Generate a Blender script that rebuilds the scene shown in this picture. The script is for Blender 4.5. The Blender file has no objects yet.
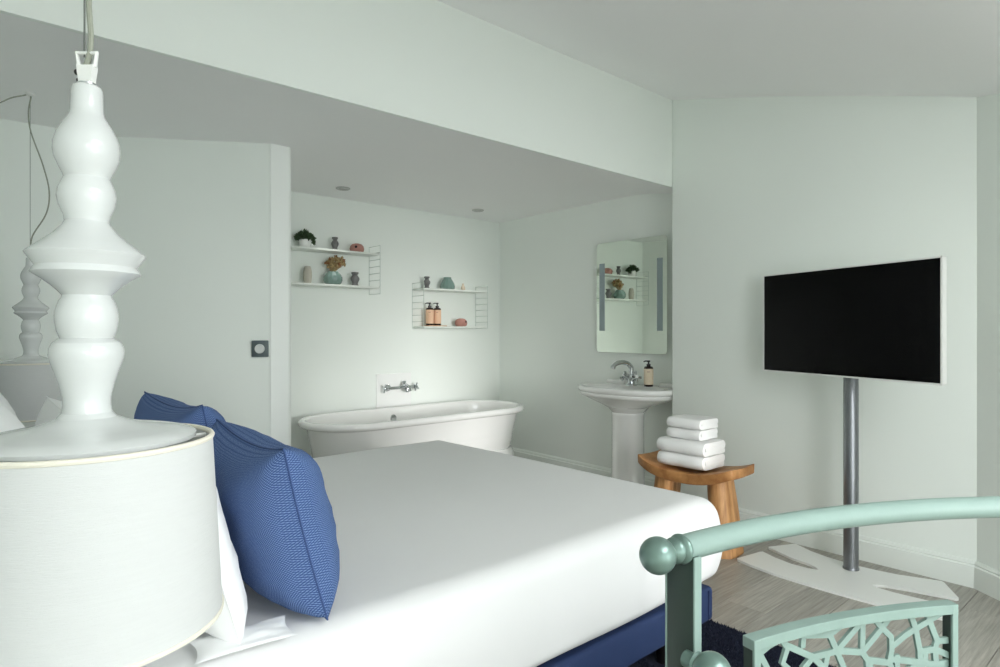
import bpy, bmesh, math, random
from mathutils import Vector, noise, geometry
import numpy as np

random.seed(7)
sc = bpy.context.scene
U = 1.2                      # all plan coordinates below are in camera heights (1.2 m)
PI = math.pi

# ------------------------------------------------------------------ camera
cam_d = bpy.data.cameras.new('camera')
cam = bpy.data.objects.new('camera', cam_d)
sc.collection.objects.link(cam)
cam.location = (0, 0, 1.0 * U)
cam.rotation_euler = (PI / 2, 0, math.radians(48.5 - 90))
cam_d.sensor_width = 36
cam_d.lens = 0.632 * 36
cam_d.shift_y = -0.0035
cam_d.clip_start = 0.02
sc.camera = cam

# ------------------------------------------------------------------ world / lights / exposure
w = bpy.data.worlds.new('world')
sc.world = w
w.use_nodes = True
bg = w.node_tree.nodes['Background']
bg.inputs['Color'].default_value = (0.80, 0.90, 1.0, 1)
bg.inputs['Strength'].default_value = 1.0

def area(name, loc, size, rot, power, color):
    l = bpy.data.lights.new(name, 'AREA')
    l.shape = 'RECTANGLE'
    l.size, l.size_y = size
    l.energy = power
    l.color = color
    o = bpy.data.objects.new(name, l)
    o.location = [c * U for c in loc]
    o.rotation_euler = rot
    sc.collection.objects.link(o)
    return o

# front and side window daylight, added left and roof fills, low hazy sun
area('daylight_window', (1.53, -3.66, 0.97), (1.24 * U, 1.72 * U), (PI / 2, 0, 0), 48, (0.965, 0.985, 1.0))
area('daylight_side_window', (2.34, -1.65, 0.97), (1.30 * U, 1.50 * U), (PI / 2, 0, PI / 2), 4, (0.965, 0.985, 1.0))
area('added_left_fill', (-0.36, -2.65, 0.97), (1.30 * U, 1.50 * U), (PI / 2, 0, -PI / 2), 54, (0.965, 0.985, 1.0))  # added fill that brightens the television wall, from an invented window
area('added_roof_fill', (0.95, -0.92, 1.90), (1.14 * U, 1.04 * U), (0, 0, 0), 44, (0.965, 0.985, 1.0))  # added fill from above for bed top and floor, invented roof window
sun_d = bpy.data.lights.new('sun', 'SUN')
sun_d.energy = 2.7
sun_d.angle = math.radians(13)
sun_d.color = (1.0, 0.99, 0.97)
sun = bpy.data.objects.new('sun', sun_d)
sun.rotation_euler = Vector((0.17, 1.0, -0.095)).to_track_quat('-Z', 'Y').to_euler()
sc.collection.objects.link(sun)
sc.view_settings.view_transform = 'Standard'
sc.view_settings.look = 'None'
sc.view_settings.gamma = 1
sc.view_settings.use_curve_mapping = False
sc.view_settings.exposure = 0.36
sc.cycles.use_denoising = True
sc.cycles.max_bounces = 14
sc.cycles.diffuse_bounces = 8
sc.cycles.glossy_bounces = 4
sc.cycles.sample_clamp_indirect = 6

# ------------------------------------------------------------------ materials
def srgb(r, g, b):
    f = lambda c: c / 12.92 if c <= 0.04045 else ((c + 0.055) / 1.055) ** 2.4
    return (f(r / 255), f(g / 255), f(b / 255), 1)

MATS = {}
def mat(name, c, rough=0.5, metal=0.0, var=0.04, nscale=6.0, bump=0.0, bscale=60.0, stretch=(1, 1, 1), coat=0.0, spec=0.5):
    if name in MATS:
        return MATS[name]
    m = bpy.data.materials.new(name)
    m.use_nodes = True
    nt = m.node_tree
    b = nt.nodes['Principled BSDF']
    b.inputs['Roughness'].default_value = rough
    b.inputs['Metallic'].default_value = metal
    b.inputs['Specular IOR Level'].default_value = spec
    b.inputs['Coat Weight'].default_value = coat
    b.inputs['Coat Roughness'].default_value = 0.05
    tc = nt.nodes.new('ShaderNodeTexCoord')
    mp = nt.nodes.new('ShaderNodeMapping')
    mp.inputs['Scale'].default_value = stretch
    nt.links.new(tc.outputs['Object'], mp.inputs['Vector'])
    nz = nt.nodes.new('ShaderNodeTexNoise')
    nz.inputs['Scale'].default_value = nscale
    nz.inputs['Detail'].default_value = 4
    nt.links.new(mp.outputs[0], nz.inputs['Vector'])
    mx = nt.nodes.new('ShaderNodeMix')
    mx.data_type = 'RGBA'
    c0 = srgb(*c)
    mx.inputs['A'].default_value = [min(1, x * (1 - var)) for x in c0[:3]] + [1]
    mx.inputs['B'].default_value = [min(1, x * (1 + var)) for x in c0[:3]] + [1]
    nt.links.new(nz.outputs['Fac'], mx.inputs['Factor'])
    nt.links.new(mx.outputs['Result'], b.inputs['Base Color'])
    if bump:
        n2 = nt.nodes.new('ShaderNodeTexNoise')
        n2.inputs['Scale'].default_value = bscale
        n2.inputs['Detail'].default_value = 3
        nt.links.new(mp.outputs[0], n2.inputs['Vector'])
        bp = nt.nodes.new('ShaderNodeBump')
        bp.inputs['Strength'].default_value = bump
        bp.inputs['Distance'].default_value = 0.01
        nt.links.new(n2.outputs['Fac'], bp.inputs['Height'])
        nt.links.new(bp.outputs['Normal'], b.inputs['Normal'])
    MATS[name] = m
    return m

WALL = mat('pale_green_paint', (237, 242, 237), 0.55, var=0.012, nscale=2, bump=0.02, bscale=120)
CEIL = mat('white_ceiling_paint', (248, 248, 248), 0.8, var=0.012, nscale=2, bump=0.02, bscale=120)
TRIM = mat('white_gloss_trim', (228, 234, 229), 0.35, var=0.01)
CERAMIC = mat('white_ceramic', (210, 213, 212), 0.16, var=0.01, coat=0.4)
PORCEL = mat('white_porcelain', (238, 238, 236), 0.12, var=0.008, coat=0.5)
SHADE = mat('linen_shade', (202, 204, 203), 0.9, var=0.035, nscale=30, stretch=(1, 1, 14), bump=0.15, bscale=90)
PIPING = mat('cream_piping', (226, 222, 208), 0.8, var=0.02)
SHEET = mat('white_cotton', (230, 230, 230), 0.75, var=0.01, bump=0.05, bscale=14)
PILLOW = mat('white_pillowcase', (242, 243, 243), 0.8, var=0.01, bump=0.08, bscale=18)
NAVY = mat('navy_fabric', (28, 48, 88), 0.8, var=0.06, nscale=40, bump=0.1, bscale=300)
NAVYSEAM = mat('navy_seam', (22, 36, 74), 0.8)
SEAM = mat('dark_blue_seam', (50, 74, 122), 0.85)
MINT = mat('mint_metal_paint', (138, 161, 153), 0.38, var=0.06, nscale=14, bump=0.05, bscale=80, coat=0.1)
KNOBM = mat('verdigris_metal', (118, 142, 134), 0.28, metal=0.5, var=0.12, nscale=26, bump=0.06, bscale=60)
CHROME = mat('chrome', (205, 208, 210), 0.08, metal=1.0, var=0.02)
STEEL = mat('brushed_steel', (138, 140, 144), 0.32, metal=0.9, var=0.05, nscale=30, stretch=(20, 20, 1))
BLACK = mat('black_plastic', (20, 18, 18), 0.35, var=0.05)
SCREEN = mat('black_screen', (6, 6, 7), 0.16, var=0.02, spec=0.1)
WHITEPL = mat('white_lacquer', (232, 233, 230), 0.3, var=0.01)
WIRE = mat('white_wire', (205, 214, 208), 0.4, var=0.02)
SHELFM = mat('white_shelf_board', (228, 232, 226), 0.4, var=0.01)
GREYPL = mat('dark_grey_plastic', (92, 104, 106), 0.45, var=0.03)
DIALM = mat('pale_grey_plastic', (212, 216, 214), 0.4)
CORD = mat('clear_grey_cord', (150, 154, 140), 0.4, var=0.05)
CABLE = mat('thin_steel_cable', (120, 124, 120), 0.35, metal=0.7)
TOWEL = mat('white_terry', (243, 243, 242), 0.95, var=0.015, bump=0.4, bscale=260)
FROST = mat('frosted_grey_glass', (150, 164, 168), 0.4, var=0.02)
TEAL = mat('teal_glaze', (112, 138, 130), 0.2, var=0.08, nscale=20, coat=0.5)
GREYG = mat('grey_stoneware', (112, 112, 112), 0.5, var=0.12, nscale=40)
BEIGE = mat('beige_stoneware', (176, 172, 160), 0.7, var=0.08, nscale=50)
TERRA = mat('dusty_pink_clay', (178, 128, 116), 0.6, var=0.08, nscale=40)
PEACH = mat('peach_label', (232, 190, 158), 0.6, var=0.03)
CREAML = mat('cream_label', (226, 208, 184), 0.6, var=0.03)
AMBER = mat('dark_amber_bottle', (44, 30, 26), 0.15, var=0.05)
LEAF = mat('dark_green_leaf', (70, 92, 62), 0.55, var=0.25, nscale=60)
DRIED = mat('dried_straw', (178, 156, 112), 0.9, var=0.25, nscale=80)
DRIEDR = mat('dried_rust', (150, 108, 74), 0.9, var=0.25, nscale=80)
SOIL = mat('potting_soil', (58, 48, 40), 0.95)
TRAYM = mat('tan_wood_tray', (206, 170, 138), 0.6)
HOLESHADE = mat('painted_hole_shade', (28, 24, 24), 0.8)
LENS = mat('spot_lens', (226, 226, 224), 0.2)
WINFR = mat('white_window_paint', (230, 232, 230), 0.4)

# mirror silvering
m = bpy.data.materials.new('silvered_mirror'); m.use_nodes = True
b = m.node_tree.nodes['Principled BSDF']
b.inputs['Base Color'].default_value = (0.80, 0.86, 0.78, 1)
b.inputs['Metallic'].default_value = 1; b.inputs['Roughness'].default_value = 0.01
MIRROR = m

# clear window pane
m = bpy.data.materials.new('clear_pane'); m.use_nodes = True
nt = m.node_tree; nt.nodes.clear()
o_ = nt.nodes.new('ShaderNodeOutputMaterial'); mx_ = nt.nodes.new('ShaderNodeMixShader')
t_ = nt.nodes.new('ShaderNodeBsdfTransparent'); g_ = nt.nodes.new('ShaderNodeBsdfGlossy')
g_.inputs['Roughness'].default_value = 0.02
mx_.inputs[0].default_value = 0.06
nt.links.new(t_.outputs[0], mx_.inputs[1]); nt.links.new(g_.outputs[0], mx_.inputs[2]); nt.links.new(mx_.outputs[0], o_.inputs[0])
PANE = m

# grey oak planks
def wood(name, ca, cb, rough, stretch, scale, tone=0.0, bump=0.15):
    m = bpy.data.materials.new(name); m.use_nodes = True
    nt = m.node_tree; b = nt.nodes['Principled BSDF']
    b.inputs['Roughness'].default_value = rough
    tc = nt.nodes.new('ShaderNodeTexCoord'); mp = nt.nodes.new('ShaderNodeMapping')
    mp.inputs['Scale'].default_value = stretch
    oi = nt.nodes.new('ShaderNodeObjectInfo')
    ad = nt.nodes.new('ShaderNodeVectorMath'); ad.operation = 'ADD'
    sc_ = nt.nodes.new('ShaderNodeVectorMath'); sc_.operation = 'SCALE'; sc_.inputs['Scale'].default_value = 37.0
    cv = nt.nodes.new('ShaderNodeCombineXYZ')
    nt.links.new(oi.outputs['Random'], cv.inputs[0]); nt.links.new(oi.outputs['Random'], cv.inputs[1])
    nt.links.new(cv.outputs[0], sc_.inputs[0])
    nt.links.new(tc.outputs['Object'], ad.inputs[0]); nt.links.new(sc_.outputs[0], ad.inputs[1])
    nt.links.new(ad.outputs[0], mp.inputs['Vector'])
    nz = nt.nodes.new('ShaderNodeTexNoise'); nz.inputs['Scale'].default_value = scale
    nz.inputs['Detail'].default_value = 8; nz.inputs['Roughness'].default_value = 0.65
    nz.inputs['Distortion'].default_value = 0.15
    nt.links.new(mp.outputs[0], nz.inputs['Vector'])
    cr = nt.nodes.new('ShaderNodeValToRGB')
    cr.color_ramp.elements[0].position = 0.3; cr.color_ramp.elements[0].color = srgb(*ca)
    cr.color_ramp.elements[1].position = 0.72; cr.color_ramp.elements[1].color = srgb(*cb)
    nt.links.new(nz.outputs['Fac'], cr.inputs[0])
    hs = nt.nodes.new('ShaderNodeHueSaturation')
    ma = nt.nodes.new('ShaderNodeMapRange')
    ma.inputs['To Min'].default_value = 1 - tone; ma.inputs['To Max'].default_value = 1 + tone
    nt.links.new(oi.outputs['Random'], ma.inputs['Value']); nt.links.new(ma.outputs[0], hs.inputs['Value'])
    nt.links.new(cr.outputs[0], hs.inputs['Color']); nt.links.new(hs.outputs[0], b.inputs['Base Color'])
    bp = nt.nodes.new('ShaderNodeBump'); bp.inputs['Strength'].default_value = bump; bp.inputs['Distance'].default_value = 0.004
    nt.links.new(nz.outputs['Fac'], bp.inputs['Height']); nt.links.new(bp.outputs[0], b.inputs['Normal'])
    return m
PLANK = wood('grey_oak_plank', (132, 128, 119), (184, 180, 171), 0.36, (1.0, 20, 1), 4, tone=0.10)
TEAK = wood('honey_teak', (138, 88, 46), (200, 148, 92), 0.5, (3, 3, 3), 3, bump=0.2)
TEAKV = wood('honey_teak_leg', (140, 92, 50), (206, 158, 104), 0.55, (16, 16, 1.5), 2.2, bump=0.35)

# woven cushion cloth: rows of small pale dashes on blue
m = bpy.data.materials.new('blue_woven_cloth'); m.use_nodes = True
nt = m.node_tree; b = nt.nodes['Principled BSDF']; b.inputs['Roughness'].default_value = 0.85
b.inputs['Specular IOR Level'].default_value = 0.25
tc = nt.nodes.new('ShaderNodeTexCoord'); sp = nt.nodes.new('ShaderNodeSeparateXYZ')
nt.links.new(tc.outputs['UV'], sp.inputs[0])
def mth(op, a, bb=None):
    n = nt.nodes.new('ShaderNodeMath'); n.operation = op
    for i, v in enumerate((a, bb)):
        if v is None: continue
        if isinstance(v, (int, float)): n.inputs[i].default_value = v
        else: nt.links.new(v, n.inputs[i])
    return n.outputs[0]
K1 = 2 * PI / 0.0060
zig = mth('MULTIPLY', mth('PINGPONG', mth('MULTIPLY', sp.outputs[1], 1.0), 0.0012), 1.0)
a1 = mth('SINE', mth('MULTIPLY', mth('ADD', sp.outputs[0], zig), K1 * 1.5))
a2 = mth('SINE', mth('MULTIPLY', sp.outputs[1], K1 * 1.1))
pr = mth('MULTIPLY', a1, a2)
fac = mth('GREATER_THAN', pr, 0.18)
sm = nt.nodes.new('ShaderNodeMapRange'); sm.interpolation_type = 'SMOOTHSTEP'
sm.inputs['From Min'].default_value = 0.0; sm.inputs['From Max'].default_value = 0.5
nt.links.new(pr, sm.inputs['Value'])
mx = nt.nodes.new('ShaderNodeMix'); mx.data_type = 'RGBA'
mx.inputs['A'].default_value = srgb(56, 82, 132); mx.inputs['B'].default_value = srgb(122, 146, 188)
nt.links.new(sm.outputs[0], mx.inputs['Factor']); nt.links.new(mx.outputs['Result'], b.inputs['Base Color'])
bp = nt.nodes.new('ShaderNodeBump'); bp.inputs['Strength'].default_value = 0.35; bp.inputs['Distance'].default_value = 0.003
nt.links.new(pr, bp.inputs['Height']); nt.links.new(bp.outputs[0], b.inputs['Normal'])
BLUE = m

# ------------------------------------------------------------------ builders
COL = sc.collection
ORIGIN = {}

class MB:
    """collects shapes in camera-height units, world coordinates; builds ONE mesh object"""
    def __init__(s): s.v = []; s.f = []; s.uv = None
    def add(s, vs, fs):
        n = len(s.v); s.v += [tuple(p) for p in vs]; s.f += [tuple(i + n for i in f) for f in fs]; return s
    def box(s, x0, x1, y0, y1, z0, z1):
        return s.add([(x, y, z) for z in (z0, z1) for y in (y0, y1) for x in (x0, x1)],
                     [(0, 2, 3, 1), (4, 5, 7, 6), (0, 1, 5, 4), (1, 3, 7, 5), (3, 2, 6, 7), (2, 0, 4, 6)])
    def obox(s, c, e1, e2, e3, h1, h2, h3):
        c, e1, e2, e3 = map(Vector, (c, e1, e2, e3))
        vs = [c + e1 * h1 * a + e2 * h2 * b_ + e3 * h3 * d for d in (-1, 1) for b_ in (-1, 1) for a in (-1, 1)]
        return s.add(vs, [(0, 2, 3, 1), (4, 5, 7, 6), (0, 1, 5, 4), (1, 3, 7, 5), (3, 2, 6, 7), (2, 0, 4, 6)])
    def prism(s, poly, z0, z1, axis='z'):
        n = len(poly)
        if axis == 'z': P = lambda p, t: (p[0], p[1], t)
        elif axis == 'x': P = lambda p, t: (t, p[0], p[1])
        else: P = lambda p, t: (p[0], t, p[1])
        vs = [P(p, z0) for p in poly] + [P(p, z1) for p in poly]
        fs = [tuple(range(n))[::-1], tuple(range(n, 2 * n))] + [(i, (i + 1) % n, n + (i + 1) % n, n + i) for i in range(n)]
        return s.add(vs, fs)
    def loft(s, rings, cap0=True, cap1=True, closed=True):
        n = len(rings[0]); vs = [p for r in rings for p in r]; fs = []
        for k in range(len(rings) - 1):
            for i in range(n if closed else n - 1):
                j = (i + 1) % n
                fs.append((k * n + i, k * n + j, (k + 1) * n + j, (k + 1) * n + i))
        if cap0: fs.append(tuple(range(n))[::-1])
        if cap1: fs.append(tuple((len(rings) - 1) * n + i for i in range(n)))
        return s.add(vs, fs)
    def lathe(s, prof, c, seg=24, cap0=True, cap1=True):
        return s.loft([[(c[0] + r * math.cos(2 * PI * i / seg), c[1] + r * math.sin(2 * PI * i / seg), c[2] + z) for i in range(seg)] for r, z in prof], cap0, cap1)
    def lathe_ax(s, prof, c, ax, seg=16):
        ax = Vector(ax).normalized(); a = ax.orthogonal().normalized(); b_ = ax.cross(a); c = Vector(c)
        return s.loft([[c + ax * z + (a * math.cos(2 * PI * i / seg) + b_ * math.sin(2 * PI * i / seg)) * r for i in range(seg)] for r, z in prof])
    def tube(s, path, r, seg=8, closed=False):
        P = [Vector(p) for p in path]; n = len(P); rings = []
        t0 = (P[1] - P[0]).normalized(); a = t0.orthogonal().normalized()
        for k in range(n):
            if closed: t = (P[(k + 1) % n] - P[k - 1]).normalized()
            else: t = (P[min(k + 1, n - 1)] - P[max(k - 1, 0)]).normalized()
            a = (a - t * a.dot(t)).normalized(); b_ = t.cross(a)
            rr = r[k] if isinstance(r, (list, tuple)) else r
            rings.append([P[k] + (a * math.cos(2 * PI * i / seg) + b_ * math.sin(2 * PI * i / seg)) * rr for i in range(seg)])
        if closed:
            rings.append(rings[0]); return s.loft(rings, False, False)
        return s.loft(rings)
    def ball(s, c, r, seg=16, rings=10, sq=(1, 1, 1)):
        prof = [(r * math.sin(PI * k / rings), -r * math.cos(PI * k / rings)) for k in range(1, rings)]
        return s.loft([[(c[0] + q * math.cos(2 * PI * i / seg) * sq[0], c[1] + q * math.sin(2 * PI * i / seg) * sq[1], c[2] + z * sq[2]) for i in range(seg)] for q, z in prof])
    def build(s, name, material, parent=None, bevel=0, bseg=2, smooth=True, angle=40, origin=None):
        V = np.array(s.v, dtype=float) * U
        if origin is not None: og = Vector(origin) * U
        elif parent is not None: og = ORIGIN[parent].copy()
        else:
            lo, hi = V.min(0), V.max(0); og = Vector(((lo[0] + hi[0]) / 2, (lo[1] + hi[1]) / 2, lo[2]))
        me = bpy.data.meshes.new(name)
        me.from_pydata([tuple(p) for p in (V - np.array(og))], [], s.f)
        if s.uv is not None:
            ul = me.uv_layers.new(name='UVMap')
            for lp in me.loops: ul.data[lp.index].uv = s.uv[lp.vertex_index]
        bm = bmesh.new(); bm.from_mesh(me)
        bmesh.ops.recalc_face_normals(bm, faces=bm.faces)
        if bevel:
            ed = [e for e in bm.edges if len(e.link_faces) == 2 and e.calc_face_angle(0) > math.radians(35)]
            bmesh.ops.bevel(bm, geom=ed, offset=bevel * U, segments=bseg, profile=0.5, affect='EDGES', clamp_overlap=True)
        bm.to_mesh(me); bm.free()
        if smooth:
            me.shade_smooth(); me.set_sharp_from_angle(angle=math.radians(angle))
        me.materials.append(material)
        o = bpy.data.objects.new(name, me); COL.objects.link(o)
        ORIGIN[o] = og
        if parent is not None:
            o.parent = parent; o.location = og - ORIGIN[parent]
        else: o.location = og
        return o

def tag(o, label, cat, group=None):
    o['label'] = label; o['category'] = cat
    if group: o['group'] = group
    return o
def thing(name, loc, label, cat, group=None):
    o = bpy.data.objects.new(name, None); COL.objects.link(o); o.empty_display_size = 0.05
    o.location = Vector(loc) * U; ORIGIN[o] = Vector(loc) * U
    return tag(o, label, cat, group)
def struct(o, label=None):
    o['kind'] = 'structure'
    if label: o['label'] = label
    return o
def copy_tree(o, delta, parent=None):
    c = o.copy(); COL.objects.link(c)
    ORIGIN[c] = ORIGIN[o] + Vector(delta) * U
    if parent is None: c.location = o.location + Vector(delta) * U
    else: c.parent = parent
    for ch in list(o.children): copy_tree(ch, delta, c)
    return c

# ------------------------------------------------------------------ the room
ZT = 2.55
WY = -3.60     # window wall
LX = -0.30     # wall behind the headboard
def wallx(y): return 3.232 + (y - 2.344) * 0.03       # alcove side wall

fl = struct(MB().box(-0.5, 3.7, -3.8, 3.95, -0.08, -0.006).build('floor', mat('floor_bedding', (92, 88, 82), 0.9), smooth=False), 'grey oak plank floor')
PW = 0.15
row = 0; y = -3.6
pm = {}
while y < 3.72:
    x = -0.3 - (row * 0.37) % 0.9
    while x < 3.42:
        a, e = max(x, -0.3), min(x + 1.05, 3.42)
        if e - a > 0.02:
            key = round(e - a, 3)
            if key not in pm:
                o = MB().box(a, e, y, y + PW - 0.0016, -0.006, 0).build('plank', PLANK, fl, bevel=0.0009, bseg=1, smooth=False, origin=(a, y, 0))
                pm[key] = o.data
            else:
                o = bpy.data.objects.new('plank', pm[key]); COL.objects.link(o); o.parent = fl
                o.location = Vector((a, y, 0)) * U - ORIGIN[fl]
        x += 1.05
    y += PW; row += 1

# ceiling of the main room: rises towards the bulkhead
def cz(y):
    if y >= 0.61:
        t = (y - 0.61)
        return 1.903 + 0.305 * t - 0.030 * t * t
    t = min(1, (0.61 - y) / 0.5)
    return 1.903 - 0.305 * 0.5 * (t - t * t / 2)
ys = [0.0] + [0.1 + 0.1 * i for i in range(19)] + [1.99]
poly = [(yy, cz(yy)) for yy in ys] + [(1.99, ZT + .05), (0.0, ZT + .05)]
struct(MB().prism(poly, LX - .15, 3.5, 'x').build('ceiling', CEIL, angle=30), 'white sloping ceiling of the bedroom')
zc = cz(0.0); cr_ = MB()
for bx in ((LX - .15, 0.35, -3.75, 0.0), (1.55, 3.5, -3.75, 0.0), (0.35, 1.55, -3.75, -1.47), (0.35, 1.55, -0.37, 0.0)):
    cr_.box(*bx, zc, zc + .12)
struct(cr_.build('ceiling_rear', CEIL, smooth=False), 'flat white ceiling with a hole for the added roof window')
wf = MB()
wf.box(.35, .39, -1.47, -.37, zc + .02, zc + .05); wf.box(1.51, 1.55, -1.47, -.37, zc + .02, zc + .05)
wf.box(.35, 1.55, -1.47, -1.43, zc + .02, zc + .05); wf.box(.35, 1.55, -.41, -.37, zc + .02, zc + .05)
w4 = struct(wf.build('fill_window_roof', WINFR, smooth=False), 'white framed roof window added for fill light')  # unseen roof window, put in with its ceiling hole to carry the fill
MB().box(.39, 1.51, -1.43, -.41, zc + .032, zc + .036).build('pane', PANE, w4, smooth=False)
soff = [(1.992, 1.787), (2.05, 1.794), (2.12, 1.805), (2.20, 1.819), (2.28, 1.831), (2.36, 1.838), (2.44, 1.84), (3.9, 1.84), (3.9, ZT), (1.992, ZT)]
struct(MB().prism(soff, LX - .15, 3.5, 'x').build('ceiling_alcove', CEIL, angle=30), 'lower white ceiling over bath alcove')
struct(MB().box(LX - .15, 3.02, 1.974, 1.992, 1.785, ZT).build('wall_beam', WALL, smooth=False), 'pale green bulkhead face above the bed')
# TV wall (thick block whose left end makes the alcove return)
wr = MB().prism([(3.008, 0.61), (3.008, 1.974), (3.45, 1.974), (3.45, 0.45), (3.12, 0.45)], 0, ZT)
struct(wr.build('wall_right', WALL, bevel=0.006, bseg=3), 'pale green wall behind the television')
dx, dy = -0.59, -0.81
p0 = (3.008, 0.61); p1 = (3.008 + dx * 1.25, 0.61 + dy * 1.25)
struct(MB().prism([p0, p1, (p1[0] + .12, p1[1] - .09), (3.14, 0.52)], 0, ZT).build('wall_corner', WALL, smooth=False), 'pale green angled wall beside the television')
struct(MB().prism([(wallx(1.9), 1.9), (wallx(3.75), 3.75), (3.5, 3.75), (3.5, 1.9)], 0, 1.9).build('wall_alcove', WALL, smooth=False), 'pale green wall behind basin and mirror')
struct(MB().box(1.0, 3.5, 3.705, 3.85, 0, 1.9).build('wall_back', WALL, smooth=False), 'pale green wall behind bathtub and shelves')
# partition end post, alcove left wall, slanted wall and the wall beyond the bed
pp = [(1.112, 2.817), (1.196, 2.815), (1.208, 2.823), (1.222, 2.85), (1.40, 3.72), (1.10, 3.72), (1.10, 2.86)]
struct(MB().prism(pp, 0, 1.9).build('wall_partition', mat('pale_partition_paint', (243, 246, 243), 0.45, var=0.01), bevel=0.002, bseg=1, smooth=False), 'pale partition end between bed and bath')
struct(MB().prism([(1.110, 2.820), (0.518, 3.192), (0.45, 3.36), (1.09, 3.0)], 0, 1.9).build('wall_slanted', WALL, smooth=False), 'slanted pale green wall beside the partition')
struct(MB().box(LX - .15, 0.53, 3.192, 3.35, 0, 1.9).build('wall_far', WALL, smooth=False), 'pale green wall past the far bedside')
wl = MB()
wl.box(LX - .12, LX, -3.72, -3.30, 0, ZT); wl.box(LX - .12, LX, -2.0, 3.3, 0, ZT)
wl.box(LX - .12, LX, -3.30, -2.0, 0, .2); wl.box(LX - .12, LX, -3.30, -2.0, 1.74, ZT)
struct(wl.build('wall_left', WALL, smooth=False), 'pale green wall behind the bed head')
wf = MB()
for a, e in ((-3.30, -3.26), (-2.04, -2.0), (-2.675, -2.625)): wf.box(LX - .035, LX - .01, a, e, .2, 1.74)
wf.box(LX - .035, LX - .01, -3.30, -2.0, .2, .24); wf.box(LX - .035, LX - .01, -3.30, -2.0, 1.70, 1.74)
w3 = struct(wf.build('fill_window_left', WINFR, smooth=False), 'white framed window added to the bed head wall for fill light')  # unseen window, put in to frame the left fill light
for a, e in ((-3.26, -2.675), (-2.625, -2.04)):
    MB().box(LX - .024, LX - .020, a, e, .24, 1.70).build('pane', PANE, w3, smooth=False)
ws = MB(); sx = p1[0]
ws.box(sx, sx + .12, -3.7, -2.30, 0, ZT); ws.box(sx, sx + .12, -1.0, p1[1], 0, ZT)
ws.box(sx, sx + .12, -2.30, -1.0, 0, .2); ws.box(sx, sx + .12, -2.30, -1.0, 1.74, ZT)
struct(ws.build('wall_side', WALL, smooth=False), 'pale green wall between window and angled wall')
wf = MB()
for a, e in ((-2.30, -2.26), (-1.04, -1.0), (-1.675, -1.625)): wf.box(sx + .01, sx + .035, a, e, .2, 1.74)
wf.box(sx + .01, sx + .035, -2.30, -1.0, .2, .24); wf.box(sx + .01, sx + .035, -2.30, -1.0, 1.70, 1.74)
w2 = struct(wf.build('window_2', WINFR, smooth=False), 'white framed side window')
for a, e in ((-2.26, -1.675), (-1.625, -1.04)):
    MB().box(sx + .020, sx + .024, a, e, .24, 1.70).build('pane', PANE, w2, smooth=False)
# window wall with opening
wx0, wx1, wz0, wz1 = 0.90, 2.16, 0.12, 1.80
ww = MB()
ww.box(LX - .12, wx0, WY - .12, WY, 0, ZT); ww.box(wx1, 2.45, WY - .12, WY, 0, ZT)
ww.box(wx0, wx1, WY - .12, WY, 0, wz0); ww.box(wx0, wx1, WY - .12, WY, wz1, ZT)
struct(ww.build('wall_front', WALL, smooth=False), 'pale green wall with the tall window')
wf = MB()
for a, e in ((wx0, wx0 + .04), (wx1 - .04, wx1), ((wx0 + wx1) / 2 - .025, (wx0 + wx1) / 2 + .025)):
    wf.box(a, e, WY - .03, WY - .005, wz0, wz1)
wf.box(wx0, wx1, WY - .03, WY - .005, wz0, wz0 + .04); wf.box(wx0, wx1, WY - .03, WY - .005, wz1 - .04, wz1)
w1 = struct(wf.build('window_1', WINFR, smooth=False), 'tall white framed double window')
xm = (wx0 + wx1) / 2
for a, e in ((wx0 + .04, xm - .025), (xm + .025, wx1 - .04)):
    MB().box(a, e, WY - .02, WY - .016, wz0 + .04, wz1 - .04).build('pane', PANE, w1, smooth=False)
# baseboards with a small moulding along the top
def baseboard(name, a, b_, h, label):
    a, b_ = Vector((*a, 0)), Vector((*b_, 0)); t = (b_ - a).normalized(); n = Vector((-t.y, t.x, 0))
    prof = [(0, 0), (.014, 0), (.014, h - .022), (.008, h - .017), (.010, h - .012), (.005, h), (0, h)]
    r = [[tuple(p + n * q + Vector((0, 0, z))) for q, z in prof] for p in (a, b_)]
    o = MB().loft(r).build(name, WALL, smooth=False)
    return struct(o, label)
baseboard('baseboard_right', (3.007, 0.605), (3.007, 1.974), 0.105, 'pale green baseboard below the television')
baseboard('baseboard_corner', (p0[0] + dx * 1.24, p0[1] + dy * 1.24), (p0[0] - .004, p0[1] - .002), 0.105, 'pale green baseboard of the angled wall')
baseboard('baseboard_alcove', (wallx(1.98), 1.98), (wallx(3.7), 3.7), 0.105, 'pale green baseboard in the alcove')

# ------------------------------------------------------------------ bed
bed = thing('bed', (0.85, 1.655, 0), 'navy upholstered bed base with mattress under white sheet', 'bed')
BX0, BX1, BY0, BY1 = -0.02, 1.72, 0.985, 2.335
MB().box(BX0, BX1, BY0, BY1, 0.139, 0.240).build('base', NAVY, bed, bevel=0.014, bseg=3)
for yy in (BY0 - .001, BY1 + .001):
    MB().tube([(BX1 - .03, yy, .15), (BX1 - .03, yy, .234)], .0018, 6).build('seam', NAVYSEAM, bed)
for x, yy, zl in ((.08, 1.07, 0), (.08, 2.25, 0), (1.62, 1.09, .0102), (1.62, 2.23, 0)):
    MB().lathe([(.022, zl), (.024, .02), (.03, .139)], (x, yy, 0), 14).build('leg', BLACK, bed)
MB().box(BX0 + .05, BX1 - .06, BY0 + .06, BY1 - .06, .285, .46).build('mattress', SHEET, bed, bevel=0.03, bseg=3)
MB().box(-.10, -.025, BY0 - .02, BY1 + .02, .0, .78).build('headboard', NAVY, bed, bevel=0.02, bseg=3)

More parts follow.
